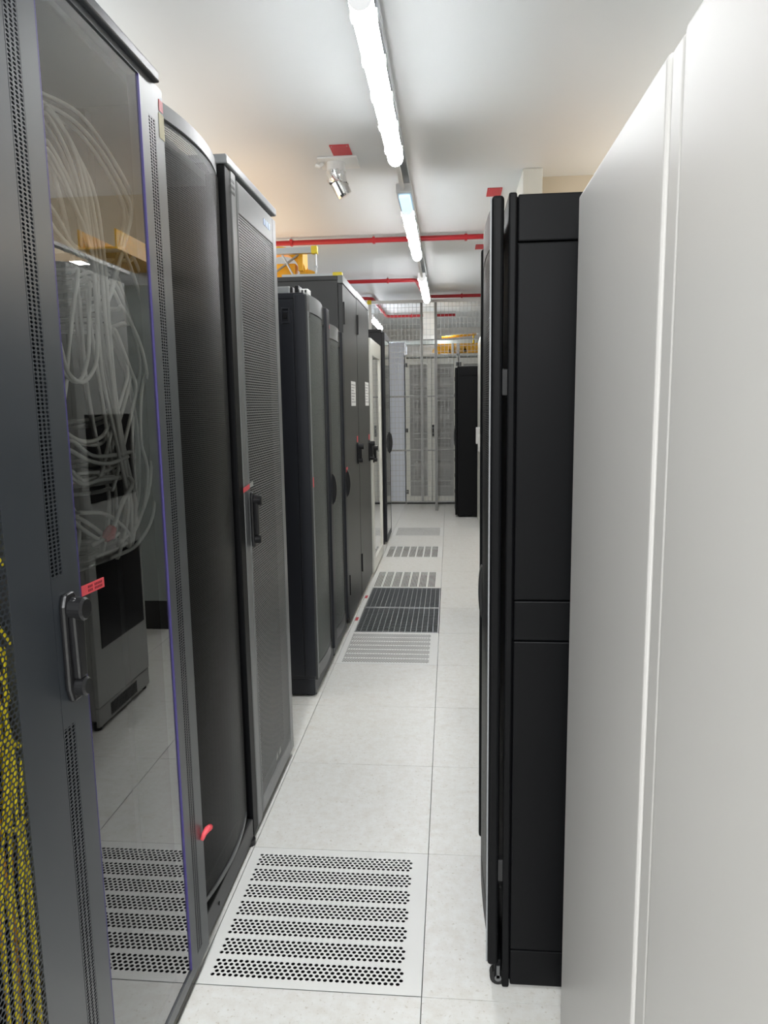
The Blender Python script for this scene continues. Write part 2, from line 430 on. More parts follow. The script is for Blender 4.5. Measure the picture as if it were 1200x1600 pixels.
def swing_handle(door, x, yc, z0, z1, wdt=.045, s=1, proud=.035, m='plastic'):
    """black swing handle; s = +1 faces +x"""
    p = MB(); h = wdt/2
    p.prism_x([(yc-h, z0+.03), (yc-h*.6, z0+.004), (yc+h*.6, z0+.004), (yc+h, z0+.03), (yc+h, z1-.02), (yc+h*.6, z1), (yc-h*.6, z1), (yc-h, z1-.02)], x, x + s*.012)
    p.prism_x([(yc-h*.55, z0+.045), (yc+h*.55, z0+.045), (yc+h*.7, z1-.03), (yc+h*.5, z1-.008), (yc-h*.5, z1-.008), (yc-h*.7, z1-.03)], x + s*.010, x + s*proud*.75)
    o = p.build('handle', m, door, bevel=.005)
    k = MB(); k.tube([(x + s*.01, yc, z1-.028), (x + s*proud, yc, z1-.028), (x + s*(proud+.004), yc, z1-.028)], [h*.85, h*.85, h*.7], 20)
    k.build('knob', m, door, bevel=.002)
    MB().tube([(x + s*.01, yc, z0+.030), (x + s*proud*.8, yc, z0+.030), (x + s*(proud*.8+.004), yc, z0+.030)], [h*.70, h*.70, h*.55], 20).build('lock', m, door, bevel=.002)
    return o
def grip(door, x, yc, z0, z1, s=1, m='plastic', r=.011, reach=.03):
    """slim closed pull handle, bowed outwards"""
    n = 10; out = []
    for k in range(n+1):
        a = k/n; out.append((x + s*(.004 + reach*(1-(2*a-1)**2)**.6), z0 + (z1-z0)*a))
    return MB().prism_y([(x, z0)] + out + [(x, z1)], yc-r, yc+r).build('handle', m, door, bevel=.003)
def tape(parent, x, y0, z0, y1, z1, m='redtape', dz=0.0, s=1, name='label_tape'):
    """small flat label on a y-z surface, sloping by dz"""
    return MB().prism_x([(y0, z0), (y1, z0+dz), (y1, z1+dz), (y0, z1)], x, x + s*.0008).build(name, m, parent)

# ---- cabinet with round-holed door and yellow cables (nearest, left)
XN = -.664
y0, y1, H = .50, 1.122, 2.25
c = thing('server_cabinet', (-1.15, (y0+y1)/2, 0), 'dark grey cabinet at left picture edge, holed door over yellow cables', 'server cabinet', 'cabinets of the left row')
carcass(c, XN-.03, -1.62, y0, y1, 0, H, 'inside')
d = MB().frame_x(XN-.028, XN, y0+.002, y1+.004, .05, H-.03, .09, .115, .10, .10).build('door', 'slate', c)
box(XN-.0008, XN-.0003, y0+.092, y1-.111, .15, H-.13).build('perforated_sheet', 'perf0', d)
box(-1.5, -.93, y0+.06, y1-.06, .3, 1.9).build('equipment', 'inside', c, bevel=.01)

# ---- cabinet with tinted glass door
y0, y1, H = 1.125, 1.757, 2.230
c = thing('server_cabinet', (-1.15, (y0+y1)/2, 0), 'dark grey cabinet with tinted glass door and white cables inside', 'server cabinet', 'cabinets of the left row')
carcass(c, XN-.03, -1.62, y0, y1, 0, H, 'inside')
box(-1.62, XN+.012, y0, 1.715, H, H+.024).build('lid', 'slate_lid', c, bevel=.004)
GA, GB = 1.218, 1.628
d = MB()
# left stile: plain margins around three columns of slots
SA, SB = 1.1285, 1.1660
d.box(XN-.028, XN, y0+.0025, SA, .04, H); d.box(XN-.028, XN, SB, GA, .04, H)
d.box(XN-.028, XN, SA, SB, .04, .09); d.box(XN-.028, XN, SA, SB, .955, 1.222); d.box(XN-.028, XN, SA, SB, 2.21, H)
# right stile
RA, RB = 1.6660, 1.7035
d.box(XN-.028, XN, GB, RA, .04, H); d.box(XN-.028, XN, RB, y1-.003, .04, H); d.box(XN-.028, XN, RA, RB, .04, .08); d.box(XN-.028, XN, RA, RB, 2.15, H)
d.box(XN-.028, XN, GA, GB, .04, .07); d.box(XN-.028, XN, GA, GB, 2.215, H)
door = d.build('door', 'slate', c)
box(XN-.0008, XN-.0003, SA, SB, .09, .955).build('slotted_strip', 'slot1', door)
box(XN-.0008, XN-.0003, SA, SB, 1.222, 2.21).build('slotted_strip', 'slot1', door)
box(XN-.0008, XN-.0003, RA, RB, .08, 2.15).build('slotted_strip', 'slot1', door)
MB().add([(XN-.0036, GA, .07), (XN-.0036, GB, .07), (XN-.0036, GB, 2.215), (XN-.0036, GA, 2.215)], [(0, 1, 2, 3)]).build('glass_pane', 'glass1', door)['label'] = 'tinted glass pane'
for yy in (GA, GB-.0035):
    box(XN-.0042, XN+.0002, yy, yy+.0035, .07, 2.215).build('glass_edge_strip', 'purple', door)['label'] = 'violet edge strip'
swing_handle(door, XN, 1.166, .992, 1.19, .048, proud=.034)
t_ = tape(door, XN-.0034, 1.2285, 1.166, 1.315, 1.185, dz=-.003, name='red_label'); t_['label'] = 'small red label with two dark lines of print'
ink = MB()
for row in (0, 1):
    yy = 1.252
    for k in range(9):
        wd = .0042; zb = 1.1695 + row*.0072 - .003*(yy-1.2285)/.0865
        if k not in (3,): ink.box(XN-.0026, XN-.0022, yy, yy+wd, zb, zb+.0046)
        yy += .0062
ink.build('print', 'redink', t_)
s_ = tape(door, XN+.0003, 1.731, 2.180, 1.754, 2.205, 'redplate', name='sticker'); s_['label'] = 'red sticker'
s_ = tape(door, XN+.0003, 1.727, 2.120, 1.756, 2.175, 'tapebeige', name='sticker'); s_['label'] = 'beige tape'
rt = MB().tube([(XN+.003, 1.735, .362), (XN+.008, 1.742, .376), (XN+.014, 1.751, .384), (XN+.018, 1.760, .384), (XN+.016, 1.766, .376)], [.005, .007, .009, .009, .004], 8)
o = rt.build('tape_tag', 'redtape', door, smooth=True); o['label'] = 'crumpled red tape tag'
rack_rails(c, XN-.16, y0+.03, y1-.03, .1, H-.05)

# ---- black bowed mesh cabinet
y0, y1, H = 1.765, 2.287, 2.232
c = thing('server_cabinet', (-1.15, (y0+y1)/2, 0), 'black cabinet with fine bowed mesh door beside the glass door cabinet', 'server cabinet', 'cabinets of the left row')
carcass(c, XF-.05, -1.62, y0, y1, 0, H-.03, 'charcoal', plinth=.10)
d = curved(y0+.004, y1-.03, XF-.018, .028, .02, H-.035, H)
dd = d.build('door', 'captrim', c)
curved(y0+.004, y1-.03, XF-.020, .026, .0005, .13, H-.036).build('mesh_panel', 'mesh2', dd, smooth=False)
box(XF-.05, XF-.022, y1-.045, y1-.004, .1, H-.035).build('door_post', 'charcoal', dd, bevel=.002)
curved(y0+.004, y1-.03, XF-.016, .026, .012, .118, .132).build('bottom_trim', 'graphite', dd)
box(XF-.05, XF-.004, y0+.004, y1-.002, .015, .088).build('base_frame', 'charcoal', c, bevel=.003)
b = MB().tube([(XF+.0, y0+.14, .05), (XF-.003, y0+.14, .05)], .006, 10); b.build('screw', 'plastic', c)
box(-1.5, -.86, y0+.05, y1-.05, .25, 1.75).build('equipment', 'inside', c, bevel=.01)
box(-.861, -.858, 2.08, 2.086, 1.80, 1.806).build('status_light', 'led', c)
MB().tube([(XF-.015, y1-.012, .0), (XF-.015, y1-.012, .02)], .02, 12).build('foot', 'plastic', c)

# ---- grey slotted door cabinet
y0, y1, H = 2.290, 2.937, 2.268
c = thing('server_cabinet', (-1.15, (y0+y1)/2, 0), 'steel grey cabinet with slotted door and long black handle', 'server cabinet', 'cabinets of the left row')
carcass(c, XF-.03, -1.62, y0, y1, 0, H, 'charcoal', plinth=.04)
d = MB().frame_x(XF-.03, XF, y0+.115, y1-.002, .035, H-.045, .012, .055, .06, .10)
dd = d.build('door', 'grey3', c, bevel=.004)
box(XF-.028, XF-.004, y0+.003, y0+.058, .02, H-.03).build('front_post', 'black', c, bevel=.003)
box(XF-.028, XF-.002, y0+.060, y0+.112, .02, H-.03).build('front_post', 'grey3', c, bevel=.003)
box(XF-.003, XF-.0025, y0+.126, y1-.056, .09, H-.14).build('slotted_sheet', 'mesh3', dd)
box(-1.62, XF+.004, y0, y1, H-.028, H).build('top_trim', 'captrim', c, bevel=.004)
swing_handle(dd, XF+.002, 2.410, 1.022, 1.215, .040, proud=.036)
t_ = tape(dd, XF+.0004, 2.33, 1.222, 2.405, 1.238, dz=.006, name='red_label'); t_['label'] = 'red tape label'
tape(dd, XF+.0004, 2.41, 1.230, 2.45, 1.246, 'grey_box', dz=.003, name='label_tape')
for k in range(3): tape(c, XF-.0015, 2.345, 2.168+k*.018, 2.385, 2.176+k*.018, 'plastic', name='slot_mark')
bd = MB()
for k in range(4): bd.box(XF, XF+.001, 2.74+k*.026, 2.758+k*.026, 2.165, 2.188)
bd.build('badge', 'blueink', dd)['label'] = 'small pale blue badge'
bd = MB()
for k in range(2): bd.prism_x([(2.63+k*.05, .125), (2.66+k*.05, .125), (2.648+k*.05, .152)], XF-.002, XF-.0012)
bd.build('maker_mark', 'grey_box', dd)
box(-1.5, -.86, y0+.06, y1-.06, .25, 1.9).build('equipment', 'inside', c, bevel=.01)
MB().tube([(XF-.03, y0+.03, .0), (XF-.03, y0+.03, .045)], .018, 12).build('foot', 'plastic', c)

# ---- two low black cabinets beyond the gap
def low_cab(y0, y1, H, label, hz, tagz, bulge, first):
    c = thing('server_cabinet', (-1.15, (y0+y1)/2, 0), label, 'server cabinet', 'cabinets of the left row')
    p = carcass(c, XF-.02, -1.62, y0, y1, 0.012, H, 'ink', plinth=.085)
    MB().tube([(XF-.05, y0+.05, 0), (XF-.05, y0+.05, .014)], .03, 12).build('foot', 'plastic', c)
    if first:   # recessed side door with a latch
        sp = box(-1.55, XF-.075, y0-.006, y0+.002, .115, H-.085).build('side_door', 'ink', c, bevel=.003)
        MB().frame_y(y0-.010, y0-.004, -.812, -.768, 1.90, 1.975, .007, .008).build('latch', 'ink', sp, bevel=.002)
        box(-.800, -.780, y0-.011, y0-.005, 1.925, 1.95).build('latch_button', 'plastic', sp)
        box(XF-.068, XF-.012, y0-.004, y0+.002, .115, H-.01).build('corner_post', 'ink', c, bevel=.003)
    d = MB().frame_x(XF-.025, XF-.004, y0+.002, y1-.002, .095, H-.01, .02, .12, .05, .10)
    dd = d.build('door', 'charcoal', c, bevel=.003)
    curved(y0+.012, y1-.13, XF-.010, bulge, .012, H-.085, H-.004).build('top_band', 'strip', dd)
    curved(y0+.025, y1-.13, XF-.012, bulge, .0005, .17, H-.09).build('mesh_panel', 'mesh4', dd)
    box(XF-.014, XF-.001, y0+.006, y0+.026, .10, H-.088).build('edge_strip', 'strip', dd, bevel=.002)
    curved(y0+.012, y1-.13, XF-.010, bulge, .012, .10, .165).build('bottom_band', 'graphite', dd)
    box(XF-.012, XF+.010, y1-.118, y1-.030, .10, H-.012).build('hinge_column', 'ink', dd, bevel=.006)
    box(XF-.012, XF+.006, y1-.030, y1-.004, .10, H-.012).build('edge_strip', 'graphite', dd, bevel=.002)
    grip(dd, XF+.008, y1-.045, hz-.09, hz+.09, r=.016, reach=.022)
    if tagz: tape(dd, XF-.0005, y0+.006, tagz, y0+.024, tagz+.05, 'redtape', name='red_label')['label'] = 'red tape label'
    return c, dd
c4, d4 = low_cab(3.555, 4.150, 2.045, 'low black cabinet with plain dark side, first after the gap', 1.03, 1.10, .016, True)
c5, d5 = low_cab(4.152, 4.728, 1.972, 'lowest black cabinet, squeezed between low and tall black cabinets', 1.0, None, .014, False)
for yy, zz, hh in ((4.165, 1.955, .02), (4.70, 1.93, .025)):
    tape(d5, XF+.0005, yy, zz-hh, yy+.02, zz, 'redtape', name='red_label')
tape(d5, XF+.011, 4.655, 1.075, 4.72, 1.105, 'redtape', name='red_label')
# small bracket unit lying on the first low cabinet
b = thing('rack_bracket', (-.78, 3.66, 2.045), 'small silver bracket piece lying on top of low black cabinet', 'bracket')
MB().box(-.98, -.78, 3.62, 3.70, 2.045, 2.085).build('plate', 'zinc', b, bevel=.003)
MB().box(-.778, -.765, 3.62, 3.70, 2.045, 2.082).box(-.755, -.735, 3.615, 3.70, 2.045, 2.088).build('clamp', 'plastic', b, bevel=.003)
MB().box(-.733, -.69, 3.625, 3.70, 2.045, 2.072).build('connector', 'rail', b, bevel=.003)
MB().box(-.722, -.714, 3.622, 3.63, 2.053, 2.066).box(-.706, -.698, 3.622, 3.63, 2.053, 2.066).build('port', 'plastic', b)

# ---- two tall dark cabinets
def tall_cab(y0, y1, H, label, ly0, ly1, lz0, lz1, hy, hz0, hz1, side):
    c = thing('server_cabinet', (-1.15, (y0+y1)/2, 0), label, 'server cabinet', 'cabinets of the left row')
    carcass(c, XF-.03, -1.62, y0, y1, 0, H, 'charcoal', plinth=.04)
    if side:
        box(-1.45, -.80, y0-.005, y0+.002, .3, 2.12).build('side_door', 'charcoal', c, bevel=.003)
        box(-.86, -.83, y0-.010, y0-.003, 2.03, 2.042).build('side_latch', 'plastic', c)
    d = box(XF-.03, XF, y0+.006, y1-.006, .035, H-.05).build('door', 'charcoal', c, bevel=.004)
    bt = MB().prism_x([(y0+.003, H-.048), (y1-.003, H-.048), (y1-.003, H+.002), (y0+.003, H+.002)], XF-.03, XF+.004)
    bt.build('top_trim', 'strip', c, bevel=.003)
    for hz in (2.09, .3, 1.15)[:2]:
        box(XF-.004, XF+.012, y0+.01, y0+.035, hz-.07, hz+.07).build('hinge', 'plastic', d, bevel=.003)
    p = tape(d, XF+.0004, ly0, lz0, ly1, lz1, 'paper', name='paper_notice'); p['label'] = 'white paper notice with faint print'
    k = MB()
    for r in range(7):
        zz = lz1 - .02 - r*(lz1-lz0-.03)/7; k.box(XF+.0012, XF+.0016, ly0+.02, ly1-.02-.04*(r % 3), zz-.006, zz)
    k.build('print', 'inkgrey', p)
    swing_handle(d, XF, hy, hz0, hz1, .05, proud=.045)
    tape(d, XF+.0006, hy-.03, hz1+.005, hy+.03, hz1+.05, 'redtape', name='red_label')['label'] = 'red tape label'
    return c
tall_cab(4.732, 5.432, 2.322, 'tall dark cabinet with plain side, paper notice on its door', 5.05, 5.29, 1.50, 1.67, 5.34, 1.07, 1.23, True)
tall_cab(5.436, 6.225, 2.330, 'tall dark cabinet with paper notice, next to the cream cabinet', 5.90, 6.15, 1.50, 1.69, 6.12, 1.03, 1.21, False)

# ---- cream cabinet with glass door
y0, y1, H = 6.26, 7.17, 2.09
c = thing('server_cabinet', (-1.15, (y0+y1)/2, 0), 'cream white cabinet with glass door in the left row', 'server cabinet', 'cabinets of the left row')
carcass(c, XF-.03, -1.62, y0, y1, 0, H, 'cream', plinth=.03)
d = MB().frame_x(XF-.03, XF+.012, y0+.004, y1-.004, .03, H-.02, .13, .06, .10, .14).build('door', 'cream', c, bevel=.004)
MB().add([(XF, y0+.13, .13), (XF, y1-.06, .13), (XF, y1-.06, H-.16), (XF, y0+.13, H-.16)], [(0, 1, 2, 3)]).build('glass_pane', 'glassw', d)
for k in range(9): box(-1.4, -.80, y0+.12, y1-.12, .2 + k*.19, .32 + k*.19).build('equipment', 'grey_box' if k % 3 else 'inside', c, bevel=.005)
swing_handle(d, XF+.012, y0+.06, 1.0, 1.16, .05, proud=.04)

# ---- blue-black glass cabinet
y0, y1, H = 7.72, 8.33, 2.285
c = thing('server_cabinet', (-1.15, (y0+y1)/2, 0), 'blue-black cabinet with dark glass door, last of the left row', 'server cabinet', 'cabinets of the left row')
carcass(c, XF-.03, -1.62, y0, y1, 0, H, 'ink', plinth=.03)
d = MB().frame_x(XF-.03, XF+.002, y0+.004, y1-.004, .03, H-.03, .05, .05, .07, .07).build('door', 'ink', c, bevel=.006)
MB().add([(XF, y0+.054, .1), (XF, y1-.054, .1), (XF, y1-.054, H-.1), (XF, y0+.054, H-.1)], [(0, 1, 2, 3)]).build('glass_pane', 'glassb', d)
grip(d, XF, y1-.1, .96, 1.20, r=.012, reach=.03)
for k in range(8): box(-1.4, -.78, y0+.08, y1-.08, .2 + k*.24, .33 + k*.24).build('equipment', 'charcoal' if k % 2 else 'greenish', c, bevel=.005)

# ------------------------------------------------------------------ right row
# ---- white cabinets right beside the camera
def white_cab(y0, y1, label, near):
    c = thing('white_cabinet', (.7, (y0+y1)/2, 0), label, 'cabinet', 'white cabinets of the right row')
    X = .26
    box(X+.03, 1.15, y0+.006, y1-.006, .03, 1.905).build('body', 'white', c, bevel=.003)
    box(X, X+.028, y0+.004, y1-.004, .018, 1.915).build('door', 'white', c, bevel=.009, seg=4)
    box(X+.012, X+.03, y1-.006, y1+.010, .03, 1.912).build('door_return', 'white', c, bevel=.003)
    for yy in (y0+.05, y1-.03): MB().tube([(X+.02, yy, 0), (X+.02, yy, .03)], .02, 12).build('foot', 'plastic', c)
    return c
white_cab(.955, 1.575, 'tall plain white cabinet between the black cabinet and vertical seam', False)
white_cab(.28, .905, 'tall plain white cabinet at the right picture edge', True)
f = thing('white_cabinet_filler', (.29, .93, 0), 'narrow white filler strip in the seam between white cabinets', 'filler strip')
box(.2625, .32, .9085, .9515, 0, 1.910).build('strip', 'white', f, bevel=.004, seg=3)

# ---- black cabinet with bowed door
y0, y1, H = 1.70, 2.30, 1.962
c = thing('server_cabinet', (.6, (y0+y1)/2, 0), 'black cabinet on castors with seamed side, beside the white cabinet', 'server cabinet', 'cabinets of the right row')
XB = .131
box(XB, XB+.018, y0, y1, .004, H).build('front_post', 'black', c, bevel=.004)
for a, b in ((.010, .109), (.112, .934), (.937, 1.034), (1.037, 1.855), (1.858, H-.004)):
    box(XB+.021, 1.1, y0+.004, y0+.02, a, b).build('side_panel', 'black', c, bevel=.003)
box(XB+.019, 1.1, y0+.02, y1, .01, H-.004).build('body', 'black', c, bevel=.003)
box(.112, XB-.001, y0+.01, y1-.01, .02, .075).build('door_rest', 'black', c, bevel=.003)
DB = .1295
dd = MB().box(.094, DB-.008, y0+.002, y0+.034, .063, H-.004).box(.094, DB-.008, y1-.034, y1-.004, .063, H-.004).build('door', 'black', c, bevel=.008, seg=3)
curved(y0+.034, y1-.034, .104, -.012, .014, 1.87, H-.004).build('top_band', 'black', dd)
curved(y0+.034, y1-.034, .104, -.012, .014, .063, .15).build('bottom_band', 'black', dd)
curved(y0+.034, y1-.034, .104, -.011, .0005, .15, 1.87).build('mesh_panel', 'meshb', dd)
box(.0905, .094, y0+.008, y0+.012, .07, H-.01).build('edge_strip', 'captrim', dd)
h_ = grip(dd, .099, 2.20, .85, 1.01, s=-1, r=.02, reach=.008)
for zz in (.33, 1.55): box(DB-.012, XB+.004, y0+.005, y0+.03, zz-.03, zz+.03).build('hinge', 'plastic', dd, bevel=.003)
ca = MB().tube([(.122, 1.712, .022), (.122, 1.736, .022)], .021, 16).build('castor', 'rubber', c, smooth=False)
MB().box(.118, .126, 1.708, 1.742, .022, .058).tube([(.122, 1.708, .022), (.122, 1.712, .022)], .009, 12).build('castor_fork', 'graphite', ca)

# ---- light grey equipment cabinet seen reflected in the glass door
c = thing('equipment_cabinet', (.75, 3.4, 0), 'light grey cabinet with two dark windows, seen reflected in glass door', 'equipment cabinet')
y0, y1, H, X = 3.09, 3.66, 2.135, .30
box(X+.02, 1.2, y0, y1, .05, H).build('body', 'grey_box', c, bevel=.006)
d = box(X, X+.02, y0, y1, .115, H-.004).build('door', 'grey_box', c, bevel=.004)
for a, b in ((.385, .82), (1.075, 1.48)):
    box(X-.003, X+.004, y0+.065, y1-.03, a, b).build('window', 'plastic', d, bevel=.002)['label'] = 'dark window'
g_ = box(X+.004, X+.02, y0, y1, .02, .11).build('base_panel', 'grey_box', c, bevel=.003)
k = MB()
for q in range(18): k.box(X+.001, X+.006, y0+.12 + q*.0165, y0+.12 + q*.0165 + .009, .035, .095)
k.build('grille', 'plastic', g_)
for yy in (y0+.03, y1-.03): MB().tube([(X+.03, yy, 0), (X+.03, yy, .03)], .018, 10).build('foot', 'plastic', c)
box(X-.01, X+.02, y0-.2, y1+.05, H+.045, H+.06).build('top_rail', 'rail', c)

# ---- pale cabinets of the right row
def pale_cab(y0, y1, H, X, label, m, handle=False):
    c = thing('pale_cabinet', (.85, (y0+y1)/2, 0), label, 'cabinet', 'pale cabinets of the right row')
    box(X+.03, 1.45, y0, y1, .2 if m == 'greenish' else .03, H).build('body', m, c, bevel=.004)
    if m == 'greenish': box(X+.05, 1.44, y0+.006, y1-.006, 0, .2).build('plinth', 'plastic', c)
    box(X, X+.03, y0+.003, y1-.003, .02 if m != 'greenish' else .21, H-.01).build('door', m, c, bevel=.004)
    if handle:
        box(X-.045, X, y0+.30, y0+.36, 1.02, 1.22).build('handle', 'rail', c, bevel=.006)
        box(X-.028, X, y0+.10, y0+.16, .94, 1.14).build('latch', 'rail', c, bevel=.006)
        for yy in (y0+.05, y1-.05): MB().tube([(X+.05, yy, 0), (X+.05, yy, .03)], .02, 10).build('foot', 'plastic', c)
    return c
pale_cab(4.66, 5.4, 2.29, .54, 'grey cabinet side with black base, seen reflected in glass door', 'greenish')
pale_cab(8.55, 9.58, 2.30, .36, 'white cabinet edge with protruding white handle, far right', 'cream', True)
c = thing('server_cabinet', (.6, 9.95, 0), 'low black cabinet standing before the fence at right', 'server cabinet', 'cabinets of the right row')
box(.10, 1.1, 9.655, 10.23, .02, 1.985).build('body', 'black', c, bevel=.004)
box(.118, 1.08, 9.645, 9.66, .04, 1.86).build('side_panel', 'black', c, bevel=.004)
box(.118, 1.08, 9.645, 9.66, 1.865, 1.98).build('side_panel', 'black', c, bevel=.004)
dd = box(.070, .098, 9.66, 10.22, .03, 1.97).build('door', 'black', c, bevel=.006)
for k in range(9): box(.062, .075, 9.652, 9.67, .12 + k*.21, .17 + k*.21).build('hinge', 'plastic', dd)
grip(dd, .070, 9.72, .95, 1.2, s=-1, r=.014, reach=.012)
for yy in (9.70, 10.18): MB().tube([(.14, yy, 0), (.14, yy, .03)], .025, 10).build('foot', 'plastic', c)

# ------------------------------------------------------------------ cables
def smooth_path(p, n=6):
    out = []
    for i in range(len(p) - 1):
        a, b, c_, d_ = p[max(i-1, 0)], p[i], p[i+1], p[min(i+2, len(p)-1)]
        for k in range(n):
            t = k/n
            out.append(tuple(.5*((2*b[q]) + (-a[q]+c_[q])*t + (2*a[q]-5*b[q]+4*c_[q]-d_[q])*t*t + (-a[q]+3*b[q]-3*c_[q]+d_[q])*t**3) for q in range(3)))
    out.append(p[-1]); return out
W = {
'A':[(1.334,2.035),(1.414,2.005),(1.473,1.934),(1.492,1.814),(1.495,1.687),(1.51,1.556),(1.539,1.432),(1.56,1.316),(1.534,1.233)],
'A2':[(1.327,2.019),(1.387,1.979),(1.428,1.91),(1.453,1.807),(1.46,1.708),(1.473,1.581),(1.505,1.448),(1.535,1.319),(1.481,1.215)],
'B':[(1.351,2.04),(1.47,2.053),(1.575,2.026),(1.668,1.98),(1.701,1.947),(1.666,1.876),(1.608,1.796),(1.555,1.734)],
'C':[(1.639,1.829),(1.703,1.754),(1.742,1.669),(1.732,1.608),(1.691,1.531),(1.667,1.426),(1.678,1.349),(1.635,1.262),(1.544,1.21),(1.436,1.207)],
'D':[(1.553,1.687),(1.623,1.616),(1.64,1.574),(1.607,1.515),(1.548,1.446),(1.498,1.366)],
'D2':[(1.586,1.697),(1.66,1.633),(1.693,1.546),(1.699,1.439),(1.673,1.318),(1.599,1.237),(1.496,1.212)],
'E':[(1.321,1.639),(1.354,1.582),(1.408,1.563),(1.449,1.606),(1.472,1.684),(1.49,1.763)],
'E2':[(1.426,1.765),(1.407,1.701),(1.374,1.619),(1.34,1.551),(1.312,1.491)],
'F':[(1.311,1.48),(1.377,1.44),(1.455,1.423),(1.521,1.433),(1.552,1.474)],
'F2':[(1.324,1.443),(1.398,1.411),(1.481,1.405),(1.561,1.41)],
'G':[(1.326,1.397),(1.393,1.373),(1.461,1.372),(1.537,1.373)],
'G2':[(1.319,1.352),(1.404,1.359),(1.503,1.358),(1.554,1.363)],
'H':[(1.324,1.32),(1.408,1.302),(1.483,1.267),(1.516,1.237)],
'H2':[(1.323,1.283),(1.375,1.261),(1.439,1.23),(1.484,1.228)],
'I':[(1.543,1.354),(1.496,1.31),(1.454,1.272),(1.423,1.253)],
'J':[(1.318,1.327),(1.344,1.29),(1.346,1.254),(1.323,1.217),(1.306,1.205)],
'K':[(1.33,1.424),(1.342,1.374),(1.363,1.315),(1.365,1.263),(1.339,1.223)],
'L':[(1.322,1.958),(1.367,1.928),(1.408,1.887),(1.435,1.852),(1.455,1.782)],
'L2':[(1.323,1.882),(1.363,1.853),(1.41,1.822),(1.459,1.808),(1.526,1.795),(1.597,1.767),(1.66,1.705)],
}
counts = {'A': 5, 'A2': 4, 'B': 4, 'C': 3, 'D': 3, 'D2': 3, 'E': 2, 'E2': 1, 'F': 3, 'F2': 2, 'G': 2, 'G2': 2, 'H': 2, 'H2': 2, 'J': 2, 'K': 2, 'L': 3, 'L2': 2}
WL = 'white network cable looping down behind the tinted glass door'
def cable(pts, r, m, label, cat, group, name):
    o = MB().tube(smooth_path(pts), r, 6).build(name, m, None, smooth=True)
    return tag(o, label, cat, group)
idx = 0
for key, n in counts.items():
    for q in range(n):
        dy, dz = (random.random()-.5)*.045*(n > 1), (random.random()-.5)*.045*(n > 1)
        xx = -.690 - .007*(idx % 7)
        pts = []
        for i, (y, z) in enumerate(W[key]):
            yy = y*.972 + dy + (random.random()-.5)*.010; zz = z + dz + (random.random()-.5)*.010
            pts.append((xx - .003*math.sin(i*1.3 + q), min(yy, 1.725), zz))
        # both ends run back into the cabinet
        e0, e1 = pts[0], pts[-1]
        pts = [(e0[0]-.12, e0[1]-.03, e0[2]+.0), (e0[0]-.04, e0[1]-.012, e0[2]), (e0[0]-.01, e0[1]-.004, e0[2])] + pts + [(e1[0]-.01, e1[1]-.004, e1[2]-.004), (e1[0]-.04, e1[1]-.01, e1[2]-.012), (e1[0]-.14, e1[1]-.03, e1[2]-.02)]
        cable(pts, .0042, 'cable', WL, 'cable', 'white network cables behind the glass door', 'network_cable'); idx += 1
pts = [(-.80, 1.525, 1.37)] + [(-.684, y*.972, z) for y, z in W['I']] + [(-.71, 1.36, 1.235)]
o = cable(pts, .005, 'cable', 'thicker white cable with red tape behind the tinted glass door', 'cable', None, 'network_cable')
MB().tube([(-.684, 1.398, 1.263), (-.684, 1.383, 1.252), (-.688, 1.373, 1.244)], [.010, .013, .007], 8).build('tape_tag', 'redtape', o)['label'] = 'red tape'
# yellow fibre cables behind the round-holed door
Y = {
'a':[(1.045,1.289),(1.07,1.242),(1.065,1.159),(1.056,1.055),(1.044,.93),(1.023,.774),(1.013,.633),(1.003,.452)],
'b':[(1.017,1.205),(1.068,1.137),(1.059,1.032),(1.037,.911),(1.039,.786),(1.042,.633),(1.036,.419)],
'c':[(1.006,1.034),(1.068,.996),(1.101,.923),(1.103,.887),(1.076,.873),(1.032,.875),(.994,.902)],
'd':[(1.057,.878),(1.052,.777),(1.051,.649),(1.049,.531),(1.036,.394)],
'e':[(1.032,1.097),(1.064,1.019),(1.057,.923),(1.06,.83),(1.085,.744),(1.089,.644),(1.091,.519),(1.06,.37)],
}
YL = {'ycable': 'yellow fibre patch cable hanging behind the round-holed cabinet door', 'ocable': 'orange fibre patch cable hanging behind the round-holed cabinet door'}
ycount = {'a': 5, 'b': 4, 'c': 2, 'd': 3, 'e': 3}
idx = 0
for key, n in ycount.items():
    for q in range(n):
        dy = -(random.random())*.045 if q else 0; dz = (random.random()-.5)*.05
        xx = -.6705 - .009*(idx % 5)
        pts = [(xx, min(y*.965 + dy + (random.random()-.5)*.012, 1.095), z + dz) for y, z in Y[key]]
        e0, e1 = pts[0], pts[-1]
        pts = [(e0[0]-.15, e0[1]-.04, e0[2]+.05), (e0[0]-.05, e0[1]-.02, e0[2]+.03), (e0[0]-.012, e0[1]-.008, e0[2]+.015)] + pts + [(e1[0]-.012, e1[1]-.005, e1[2]-.03), (e1[0]-.06, e1[1]-.01, e1[2]-.07), (e1[0]-.15, e1[1]-.02, e1[2]-.12)]
        m = 'ocable' if idx % 5 == 3 else 'ycable'
        cable(pts, .0027 if key != 'c' else .0042, m, YL[m], 'cable', m.replace('ycable', 'yellow').replace('ocable', 'orange') + ' fibre cables behind the holed door', 'fibre_cable'); idx += 1

